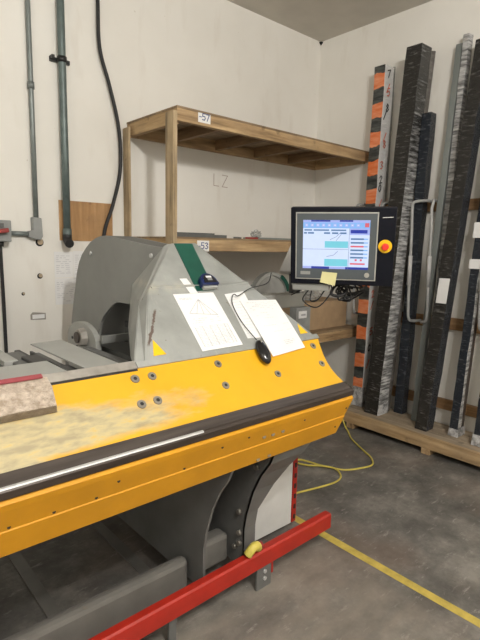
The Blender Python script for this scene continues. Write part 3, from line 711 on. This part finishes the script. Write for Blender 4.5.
# mouse with its cord
mo = thing('computer_mouse', 'black computer mouse hanging by its cord at the lower left of the printed form', 'mouse', S(1.43, 1.46))
bm = bmesh.new(); bmesh.ops.create_uvsphere(bm, u_segments=28, v_segments=18, radius=1)
ax = (SX * 1 + SY * -.0)
for v in bm.verts:
    x, y, zz = v.co; zz = max(zz, -.25)
    w = 1 - .12 * y
    loc = S(1.406, 1.453, .018) + SX * x * .029 * w + (SY * 1.0 + SX * .11).normalized() * y * .06 + SN * zz * .022
    v.co = loc - mo.location
for f in bm.faces: f.smooth = True
me = bpy.data.meshes.new('mouse_shell'); bm.to_mesh(me); bm.free(); me.materials.append(M['mouse']); ms = bpy.data.objects.new('mouse_shell', me); C.objects.link(ms); ms.parent = mo
MB().obox(S(1.409, 1.484, .0385), (SX, SY, SN), (.003, .007, .002)).build('scroll_wheel', M['bolt'], mo)
MB().tube(bez([S(1.41, 1.498, .018), S(1.405, 1.53, .012), S(1.395, 1.58, .01), S(1.40, 1.64, .011), S(1.425, 1.675, .012), S(1.44, 1.68, .018), S(1.46, 1.675, .014), S(1.55, 1.70, .02), S(1.66, 1.71, .035), S(1.74, 1.76, .03)]), .0022, 8).build('mouse_cord', M['rubber'], mo)
# tape measure
tm = thing('tape_measure', 'navy blue tape measure sitting at the foot of the green strip', 'tape measure', S(1.33, 1.74))
T0 = S(1.33, 1.724, .0045)
pts = []
for k in range(0, 181, 15):
    t = math.radians(k); pts.append(T0 + SX * (.043 * math.cos(t)) + SN * 0 + SY * (.014 + .043 * math.sin(t)))
pts += [T0 - SX * .047 - SY * .006, T0 + SX * .047 - SY * .006]
MB().prism(pts, SN * .03).build('case', M['blue'], tm, .004)
MB().prism([T0 + (q - T0) * .72 + SN * .0302 + SY * .004 for q in pts], SN * .003).build('case_face', M['blackp'], tm, .001)
MB().obox(T0 + SN * .0345 + SY * .03, (SX, SY, SN), (.014, .005, .0008)).build('face_label', M['paper'], tm)
MB().obox(T0 + SN * .0345 + SY * .016, (SX, SY, SN), (.012, .006, .0008)).build('face_window', M['boxgrey'], tm)
MB().obox(T0 + SN * .009 - SY * .012, (SX, SY, SN), (.038, .006, .008)).build('blade_mouth', M['palegrey'], tm, .001)
# wrapped package on the yellow apron
pk = thing('wrapped_package', 'long package in beige bubble film with a red top edge on the yellow apron', 'package', S(.1, 1.42))
def Q(x, y, d): return S(x, y, d)
xe0, xe1 = -.9, .515
mb = MB()
secn = [(1.400, .0015), (1.464, .0015), (1.474, .045), (1.440, .058), (1.400, .042)]
N_ = 24; rings = []
random.seed(5)
for k in range(N_ + 1):
    x = xe0 + (xe1 - xe0) * k / N_
    rings.append([mb.bm.verts.new(S(x + (.012 if k == N_ and i in (0,) else 0), y + (random.uniform(-.002, .002) if i > 1 else 0), d + (random.uniform(-.002, .002) if i > 1 else 0))) for i, (y, d) in enumerate(secn)])
for a, b in zip(rings, rings[1:]):
    for i in range(5):
        f = mb.bm.faces.new([a[i], a[(i + 1) % 5], b[(i + 1) % 5], b[i]]); f.material_index = 1 if i == 4 else 0
mb.bm.faces.new(rings[0][::-1]); f = mb.bm.faces.new(rings[-1]); f.material_index = 1
mb.build('film_wrap', [M['foam'], M['foamdark']], pk, .003)
mb = MB(); mb.prism([S(xe0, 1.468, .050), S(xe0, 1.478, .046), S(xe0, 1.481, .049), S(xe0, 1.470, .0545)], (xe1 - xe0 - .015, 0, 0)); mb.build('red_edge', M['pinkred'], pk, .001)

# ------------------------------------------------------------------ control panel on arm
cp = thing('control_panel', 'black operator panel with a lit touchscreen on a grey swing arm', 'control panel', (1.85, 2.0, 1.1))
c0 = V((2.026, 1.534, 1.556)); R2 = V((.5571, -.8304, .0021)); N3 = V((-.8183, -.5494, -.1692)); R2.normalize(); N3.normalize(); U2 = N3.cross(R2).normalized()
if U2.z < 0: U2 = -U2
def PP(x, y, d=0): return c0 + R2 * x + U2 * y + N3 * d
def prect(mb, x0, y0, x1, y1, d0, d1, m=0):
    mb.hexa([PP(x0, y0, d0), PP(x1, y0, d0), PP(x1, y1, d0), PP(x0, y1, d0), PP(x0, y0, d1), PP(x1, y0, d1), PP(x1, y1, d1), PP(x0, y1, d1)], m); return mb
cs = prect(MB(), -.258, -.196, .252, .1925, -.055, 0).build('panel_housing', M['panel'], cp, .004)
prect(MB(), -.232, -.170, .170, .170, .0003, .003).build('bezel_rim', M['bezelrim'], cp, .001)
prect(MB(), -.226, -.164, .164, .164, .003, .005).build('bezel', M['bezel'], cp, .001)
mb = MB(); prect(mb, -.1945, -.1125, .1315, .132, .005, .0056, 0)
d = .0057
def sr(x0, y0, x1, y1, m, dd=d): mb.face([PP(x0, y0, dd), PP(x1, y0, dd), PP(x1, y1, dd), PP(x0, y1, dd)], m)
sr(-.1945, .120, .1315, .132, 7); sr(-.155, .124, -.06, .132, 1, .0058); sr(-.015, .124, .05, .132, 1, .0058)
sr(-.1945, .092, .1315, .12, 2); sr(.107, .098, .127, .118, 5, .0058)
for k in range(10): sr(-.185 + k * .028, .099, -.169 + k * .028, .115, 7, .0058); sr(-.181 + k * .028, .104, -.173 + k * .028, .110, 0, .0059)
sr(-.188, .079, -.150, .086, 4); sr(-.142, .079, -.065, .086, 4); sr(-.055, .079, .018, .086, 4)
sr(-.19, .064, -.175, .072, 4); sr(-.17, .064, -.14, .072, 4); sr(-.09, .064, -.06, .072, 4); sr(-.05, .064, -.02, .072, 4); sr(-.01, .064, .02, .072, 4)
sr(-.085, -.005, .03, .028, 3); sr(-.085, -.098, .03, -.062, 3); sr(-.1945, -.014, .03, -.012, 6)
sr(.033, -.1125, .035, .092, 6); sr(-.1945, -.1125, .1315, -.101, 1); sr(-.1945, -.1125, -.15, -.101, 7, .0058); sr(-.06, -.1125, .02, -.101, 7, .0058)
sr(.036, .06, .1315, .092, 7); sr(.04, .068, .12, .085, 1, .0058)
for k in range(6): sr(.042, .036 - k * .0185, .105, .044 - k * .0185, 5 if k == 2 else 4); sr(.105, .037 - k * .0185, .125, .043 - k * .0185, 2)
sr(.042, -.088, .115, -.080, 5)
for x in (.065, .09): sr(x, -.07, x + .01, -.06, 5)
for a, b, w in (((-.06, .035), (-.03, .05), 6), ((-.03, .05), (-.01, .07), 6), ((-.03, .03), (-.005, .062), 6), ((-.075, -.05), (-.04, -.042), 6), ((-.04, -.042), (-.02, -.022), 6)):
    a2, b2 = PP(*a, d + .0002), PP(*b, d + .0002); q = (b2 - a2).cross(N3).normalized() * .0012; mb.face([a2 - q, b2 - q, b2 + q, a2 + q], w)
mb.build('touchscreen', SC, cp)
MB().cyl(PP(.207, .006, 0), PP(.207, .006, .004), .0325, n=32).build('stop_button_plate', M['estop_y'], cp)
sb = MB().cyl(PP(.207, .006, .004), PP(.207, .006, .022), .012, n=20).build('stop_button_stem', M['estop_y'], cp)
MB().cyl(PP(.207, .006, .018), PP(.207, .006, .032), .019, .015, n=28).build('stop_button', M['estop_r'], cp, .003)
MB().cyl(PP(.127, -.140, .005), PP(.127, -.140, .008), .0125, n=24).build('key_switch', M['bezelrim'], cp)
prect(MB(), -.205, -.145, -.155, -.128, .005, .0055).build('maker_plate', M['palegrey'], cp)
mb = MB()
for k in range(9): prect(mb, .188 + k * .0055, .1425 + .0003 * k, .192 + k * .0055, .1455 + .0003 * k, 0, .0006)
mb.build('panel_lettering', M['paper'], cp)
nt_ = MB(); q = [(-.094, -.128), (-.018, -.133), (-.028, -.200), (-.104, -.183)]
nt_.prism([PP(x, y, .0056 + .002 * (k > 1)) for k, (x, y) in enumerate(q)], N3 * .0008); o = nt_.build('sticky_note', M['note']); tag(o, 'pale yellow sticky note stuck over the lower edge of the control panel', 'note')
# arm
MB().box((1.70, 2.0, 1.19), (2.30, 2.10, 1.272)).build('swing_arm', M['palegrey'], cp, .006)
MB().box((1.70, 2.02, 1.081), (1.748, 2.08, 1.19)).build('arm_post', M['palegrey'], cp, .006)
MB().cyl((2.255, 2.05, 1.272), (2.255, 2.05, 1.385), .035).build('arm_pivot', M['darkgrey'], cp)
w_ = (PP(0, -.10, -.06) - V((2.255, 2.05, 1.35)))
MB().obox(V((2.255, 2.05, 1.35)) + w_ / 2, (w_, w_.cross(V((0, 0, 1))), (0, 0, 1)), (w_.length / 2, .03, .035)).build('panel_arm', M['palegrey'], cp, .006)
prect(MB(), -.25, -.235, -.06, -.197, -.10, -.012).build('terminal_box', M['palegrey'], cp, .004)
for sft in (0, .04):
    MB().tube(bez([PP(-.06, -.2, -.08), PP(-.09 + sft, -.25, -.05), PP(-.12, -.29 - sft, -.03), PP(-.16 - sft, -.30, -.06), PP(-.17, -.24, -.12), (2.2, 2.05, 1.25)]), .0035, 8).build('panel_cable', M['rubber'], cp)
MB().tube(bez([PP(0, -.2, -.08), PP(.03, -.24, -.08), PP(.0, -.27, -.06), PP(-.05, -.26, -.06), PP(-.02, -.22, -.1), PP(.06, -.24, -.12)]), .008, 8).build('cable_bundle', M['rubber'], cp)
random.seed(21)
for k in range(4):
    q0 = PP(.0 + .02 * k, -.20, -.09); pts = [q0]
    for j in range(5): pts.append(PP(.03 + random.uniform(-.07, .09), -.25 + random.uniform(-.05, .03), -.10 + random.uniform(-.03, .03)))
    pts.append(PP(.03, -.20, -.11))
    MB().tube(bez(pts, 6), .005, 7).build('panel_cable', M['rubber'], cp)
# white cone cover standing on the arm
o = MB().cyl((2.24, 2.05, 1.3865), (2.315, 2.052, 1.70), .088, .016, 28).build('paper_cone', M['paper']); tag(o, 'tall white paper cone standing on the swing arm behind the control panel', 'cone')

# ------------------------------------------------------------------ lumber platform and rails by the right wall
p = thing('lumber_platform', 'low wooden platform of planks on the floor along the right wall', 'platform', (3.68, 1.0, 0))
PY0, PY1 = -1.2, 2.56
MB().box((3.45, PY0, .048), (3.488, PY1, .139)).build('front_board', M['lumberedge'], p, .002)
MB().box((3.84, PY0, .048), (3.878, PY1, .125)).build('rear_board', M['lumberedge'], p, .002)
for k, (a, b) in enumerate(((3.489, 3.60), (3.606, 3.72), (3.726, 3.84))):
    MB().box((a, PY0, .12), (b, PY1, .139)).build('deck_board', M['deckwood'], p, .002)
for y in (-.9, -.1, .65, 1.70, 2.4):
    MB().box((3.455, y, 0.0), (3.87, y + .07, .0478)).build('foot_block', M['woodx'], p, .002)
for k, (z0, z1, lab) in enumerate(((1.86, 1.945, 'upper wooden rail fixed to the right wall behind the tall profiles'), (.915, 1.01, 'middle wooden rail fixed to the right wall behind the tall profiles'), (.245, .33, 'lowest wooden rail fixed to the right wall just above the platform'))):
    o = MB().box((3.882, -1.2, z0), (3.9195, 2.68, z1)).build('wall_rail', M['railwood'], None, .002); tag(o, lab, 'rail', 'wooden rails on the right wall')
# bent tube dividers
dl = {2.65: ('bent grey tube divider left of the orange and black striped box', 0, 0), 2.39: ('bent grey tube divider between the striped box and the wide black bundle', 0, 0),
      2.11: ('bent grey tube divider just right of the silver wrapped bundle', -.062, -.03), 1.945: ('bent grey tube divider in front of the thin pale bar, left of the white-labelled bundle', .048, .065),
      1.535: ('bent grey tube divider at the right edge of the photo', -.04, -.03)}
for y, (lab, wt, wb) in dl.items():
    p = thing('rack_divider', lab, 'rack divider', (3.88, y, .97), 'bent tube dividers on the wall rails')
    yt = y + .02
    MB().tube(bez([(3.881, y + wt, 1.93), (3.83, y + wt, 1.935), (3.77, y + wt * .9, 1.937), (3.725, yt, 1.925), (3.704, yt, 1.87)], 6) + bez([(3.703, yt - .01, 1.7), (3.701, y, 1.3), (3.70, y - .01, 1.05), (3.71, y - .01 + wb * .2, .985), (3.735, y + wb * .8, .968), (3.80, y + wb, .962), (3.881, y + wb, .962)], 6), .0115, 12).build('bent_tube', M['rackgrey'], p)
    MB().cyl((3.702, y + .005, 1.50), (3.701, y, 1.26), .016).build('rubber_sleeve', M['sleeve'], p)

# leaning profiles --------------------------------------------------
def lean(name, lab, cat, bot, top_, wy, dx, mats, slit=None, endfilm=None, grp='wrapped profiles leaning on the right wall', parts=('core',)):
    """bot/top_: nearest vertical edge (min x, min y); wy = width to +y, dx = depth to +x.  mats = (left face, right face)"""
    p = thing(name, lab, cat, bot, grp)
    b, t = V(bot), V(top_)
    def ring(k, zo=0):
        o = b.lerp(t, k)
        return [o, o + V((dx, 0, 0)), o + V((dx, wy, 0)), o + V((0, wy, 0))]
    n = 26; mb = MB(); R_ = []
    random.seed(sum(map(ord, lab)))
    for i in range(n + 1):
        k = i / n
        # film bulges between wraps
        R_.append([mb.bm.verts.new(q + V((random.uniform(-.003, .003) if 0 < i < n else 0, random.uniform(-.003, .003), 0))) for q in ring(k)])
    for a, c_ in zip(R_, R_[1:]):
        for j in range(4):
            f = mb.bm.faces.new([a[j], a[(j + 1) % 4], c_[(j + 1) % 4], c_[j]]); f.material_index = {0: 1, 3: 0}.get(j, 0)
    for q in (R_[0][::-1], R_[-1]): mb.bm.faces.new(q)
    mb.build('wrapped_core', list(mats), p, .004)
    return p, (lambda k: ring(k))
W = 'tall box with orange and black striped tape leaning at the left end of the platform'
p, rg = lean('striped_box', W, 'box', (3.66, 2.47, .14), (3.765, 2.50, 3.07), .105, .135, (M['stripes'], M['whitewrap']))
# red and black print on the white face
random.seed(11)
for k, (t, ch, mt) in enumerate(((.12, '/', 0), (.17, '0', 1), (.22, '5', 0), (.30, '/', 0), (.335, '2', 0), (.41, '/', 0), (.47, '0', 1), (.50, '/', 1), (.56, '5', 0), (.60, '/', 0), (.645, '0', 1), (.67, '2', 1), (.71, '3', 0), (.77, '8', 0), (.79, '/', 0), (.85, '/', 1), (.872, '8', 1), (.915, '5', 0), (.925, '/', 0), (.965, '7', 1))):
    r = rg(t); mb = MB(); glyphs(mb, DIG[ch], r[0] + V((.02 + random.uniform(0, .03), -.0045, 0)), (1, 0, .3), (0, 0, 1), .06, .009, (0, -1, 0))
    mb.build('printed_mark', M['black'] if mt else M['orangeprint'], p)
r, r2 = rg(0), rg(1.0)
MB().hexa([r[1] + V((.001, .002, 0)), r[1] + V((.045, .002, 0)), r[2] + V((.045, 0, 0)), r[2] + V((.001, 0, 0)), r2[1] + V((.001, .002, .01)), r2[1] + V((.019, .002, .01)), r2[2] + V((.019, 0, .01)), r2[2] + V((.001, 0, .01))]).build('clear_edge', M['clear'], p)
crp = MB(); r = rg(0.0)
crp.hexa([r[0] + V((-.01, -.012, .0)), r[1] + V((0, -.012, .0)), r[2] + V((0, .0, .0)), r[3] + V((-.01, .0, .0))] + [q + V((-.006, -.006, 0)) for q in rg(.06)]); crp.build('film_end', M['clearend'], p, .006)
p, rg = lean('wide_profile', 'wide black bundle with a silver crumpled film front, tallest left of the dividers', 'profile', (3.564, 2.24, .14), (3.698, 2.14, 3.12), .135, .15, (M['blackwrap'], M['silverfront']))
crp = MB(); r = rg(0.0); r2 = rg(.03)
crp.hexa([r[0] + V((0, -.008, 0)), r[1] + V((0, -.008, 0)), r[1] + V((0, -.001, 0)), r[0] + V((0, -.001, 0)), r2[0] + V((0, -.006, 0)), r2[1] + V((0, -.006, 0)), r2[1] + V((0, -.001, 0)), r2[0] + V((0, -.001, 0))]); crp.build('film_end', M['clearend'], p)
a, b_ = rg(0), rg(1)
mb = MB(); mb.hexa([a[1] + V((0, .004, 0)), a[1] + V((.05, .004, 0)), a[2] + V((.05, 0, 0)), a[2], b_[1] + V((0, .004, -.02)), b_[1] + V((.068, .004, -.005)), b_[2] + V((.068, 0, -.005)), b_[2] + V((0, 0, -.02))]); mb.build('grey_side', M['greywrap'], p, .003)
lean('dark_profile', 'navy-black film-wrapped bundle close to the wall, right behind the silver bundle', 'profile', (3.77, 2.13, .14), (3.785, 2.07, 2.62), .08, .085, (M['navywrap'], M['navywrap']))
lean('pale_bar', 'thin pale grey-green bar leaning between two dividers left of the labelled bundle', 'profile', (3.70, 1.955, .14), (3.865, 1.905, 3.10), .05, .04, (M['palebar'], M['palebar']))
lean('pale_bar', 'thin film-tipped bar with silver wrap on top, right beside the pale grey-green bar', 'profile', (3.765, 1.90, .14), (3.85, 1.852, 3.15), .047, .065, (M['silverwrap'], M['silverwrap']))
p, rg = lean('labelled_profile', 'thick black film-wrapped bundle with a white label at mid height', 'profile', (3.549, 1.787, .14), (3.79, 1.675, 3.063), .10, .11, (M['blackwrap'], M['navywrap']))
r = rg(.345); r2 = rg(.41)
MB().hexa([r[0] + V((-.006, .002, 0)), r[0] + V((-.0045, .002, 0)), r[0] + V((-.0045, .085, 0)), r[0] + V((-.006, .085, 0)), r2[0] + V((-.006, .002, 0)), r2[0] + V((-.0045, .002, 0)), r2[0] + V((-.0045, .085, 0)), r2[0] + V((-.006, .085, 0))]).build('white_label', M['paper'], p)
p, rg = lean('film_profile', 'dark bundle with silvery crumpled film and a brown strip, second from the right edge', 'profile', (3.627, 1.58, .14), (3.79, 1.535, 2.951), .065, .05, (M['navywrap'], M['silverwrap']))
a, b_ = rg(0), rg(1)
mb = MB(); mb.hexa([a[1] + V((0, .01, 0)), a[1] + V((.07, .01, 0)), a[2] + V((.07, 0, 0)), a[2], b_[1] + V((0, .01, 0)), b_[1] + V((.07, .01, 0)), b_[2] + V((.07, 0, 0)), b_[2]]); mb.build('brown_strip', M['strip'], p)
for t0, t1 in ((.535, .575), (.455, .48)):
    r = rg(t0); r2 = rg(t1); q = lambda c, dx_, dy_: c[0] + V((dx_, dy_, 0))
    MB().hexa([q(r, -.007, -.004), q(r, -.0045, -.004), q(r, -.0045, .075), q(r, -.007, .075), q(r2, -.007, -.004), q(r2, -.0045, -.004), q(r2, -.0045, .075), q(r2, -.007, .075)]).build('white_label', M['paper'], p)
crp = MB(); r = rg(0.0)
crp.hexa([r[0] + V((-.006, -.008, 0)), r[1] + V((.072, -.008, 0)), r[2] + V((.072, .008, 0)), r[3] + V((-.006, .008, 0))] + [q + V((-.004 + (.074 if j in (1, 2) else 0), -.004 + (.01 if j > 1 else 0), 0)) for j, q in enumerate(rg(.022))]); crp.build('film_end', M['clearend'], p, .005)
p, rg = lean('film_profile', 'dark film-wrapped bundle cut off by the right edge of the photo', 'profile', (3.577, 1.36, .14), (3.79, 1.297, 2.932), .085, .1, (M['navywrap'], M['blackwrap']))
crp = MB(); r = rg(0.0)
crp.hexa([r[0] + V((-.008, -.01, 0)), r[1] + V((0, -.01, 0)), r[2] + V((0, .008, 0)), r[3] + V((-.008, .008, 0))] + [q + V((-.005, -.005 + (.012 if j > 1 else 0), 0)) for j, q in enumerate(rg(.03))]); crp.build('film_end', M['clearend'], p, .006)

# ------------------------------------------------------------------ floor marks and cord
def wobs(x, y0, y1, w, n=30):
    mb = MB(); random.seed(3); prev = None
    for k in range(n + 1):
        y = y0 + (y1 - y0) * k / n; e = random.uniform(-.002, .002); e2 = random.uniform(-.003, .002)
        cur = [(x + e, y, .0012), (x + w + e2, y, .0012)]
        if prev: mb.face([prev[0], prev[1], cur[1], cur[0]])
        prev = cur
    return mb
o = wobs(1.984, -3.0, 2.6, .05).build('floor_tape', M['tape']); tag(o, 'worn yellow tape line stuck on the concrete floor', 'floor tape')
o = MB().tube(bez([(3.43, 2.60, .40), (3.42, 2.55, .2), (3.40, 2.45, .04), (3.36, 2.38, .008), (3.247, 2.258, .007), (3.12, 2.05, .007), (3.06, 1.95, .007), (2.96, 1.875, .007), (2.84, 1.90, .007), (2.74, 1.95, .007), (2.69, 2.04, .007), (2.66, 2.12, .007), (2.62, 2.26, .007), (2.56, 2.25, .008), (2.58, 2.16, .012), (2.64, 2.08, .019), (2.68, 1.99, .019), (2.64, 1.91, .01), (2.56, 1.88, .007), (2.45, 1.89, .007), (2.256, 1.937, .007), (2.05, 2.0, .007), (1.8, 2.4, .007)], 8), .0065, 8).build('extension_cord', M['cord'])
tag(o, 'yellow extension cord looping over the concrete floor from behind the machine', 'cord')

# ------------------------------------------------------------------ ceiling lights (unseen fixtures, above and behind the camera)
def fixture(x, y, e, lab, z=3.22, L=1.2):
    p = thing('shop_light', lab, 'ceiling light', (x, y, z), 'hanging tube lights')
    MB().box((x - .06, y - L / 2, z + .03), (x + .06, y + L / 2, z + .075)).build('light_housing', M['white'], p, .004)
    for dx in (-.035, .035):
        MB().cyl((x + dx, y - L / 2 + .02, z + .012), (x + dx, y + L / 2 - .02, z + .012), .013, n=12).build('light_tube', M['lamp'], p)
    for dy in (-L / 2 + .1, L / 2 - .1):
        MB().cyl((x, y + dy, z + .075), (x, y + dy, ZC), .003, n=6).build('hanger_wire', M['bolt'], p)
    for dy in (-.22, .22):
        l = bpy.data.lights.new('tube_lamp', 'POINT'); l.shadow_soft_size = .06; l.energy = e / 2; l.color = (1, .97, .92)
        o = bpy.data.objects.new('tube_lamp', l); C.objects.link(o); o.parent = p; o.location = (0, dy, -.075)
fixture(.58, -.9, 262, 'hanging twin tube light above and just behind the camera')
fixture(-1.9, .5, 32, 'hanging twin tube light over the far left of the machine')
fixture(2.5, -1.9, 42, 'added twin tube light behind the camera to the right, brightening the right wall')  # added lamp, lifts the brightness of the right wall
fixture(-1.4, -2.6, 12, 'hanging twin tube light behind the camera to the left')

w = bpy.data.worlds.new('World'); bpy.context.scene.world = w; w.use_nodes = True
w.node_tree.nodes['Background'].inputs[0].default_value = (1, .96, .9, 1); w.node_tree.nodes['Background'].inputs[1].default_value = .3

# ------------------------------------------------------------------ camera
yaw, pitch, roll, fpx = math.radians(48.50719), math.radians(8.55401), math.radians(1.21537), 493.03
F = V((math.cos(yaw) * math.cos(pitch), math.sin(yaw) * math.cos(pitch), -math.sin(pitch)))
R = V((math.sin(yaw), -math.cos(yaw), 0)); U = R.cross(F)
Rr = R * math.cos(roll) + U * math.sin(roll); Ur = -R * math.sin(roll) + U * math.cos(roll)
cam = bpy.data.cameras.new('camera'); co = bpy.data.objects.new('camera', cam); C.objects.link(co)
mw = Matrix(((Rr.x, Ur.x, -F.x, 0), (Rr.y, Ur.y, -F.y, 0), (Rr.z, Ur.z, -F.z, 1.55), (0, 0, 0, 1)))
co.matrix_world = mw
cam.sensor_fit = 'VERTICAL'; cam.sensor_height = 24; cam.lens = fpx / 640 * 24; cam.clip_start = .05
sc = bpy.context.scene; sc.camera = co
sc.view_settings.view_transform = 'Standard'; sc.view_settings.look = 'None'; sc.view_settings.exposure = 0.1; sc.view_settings.gamma = 1
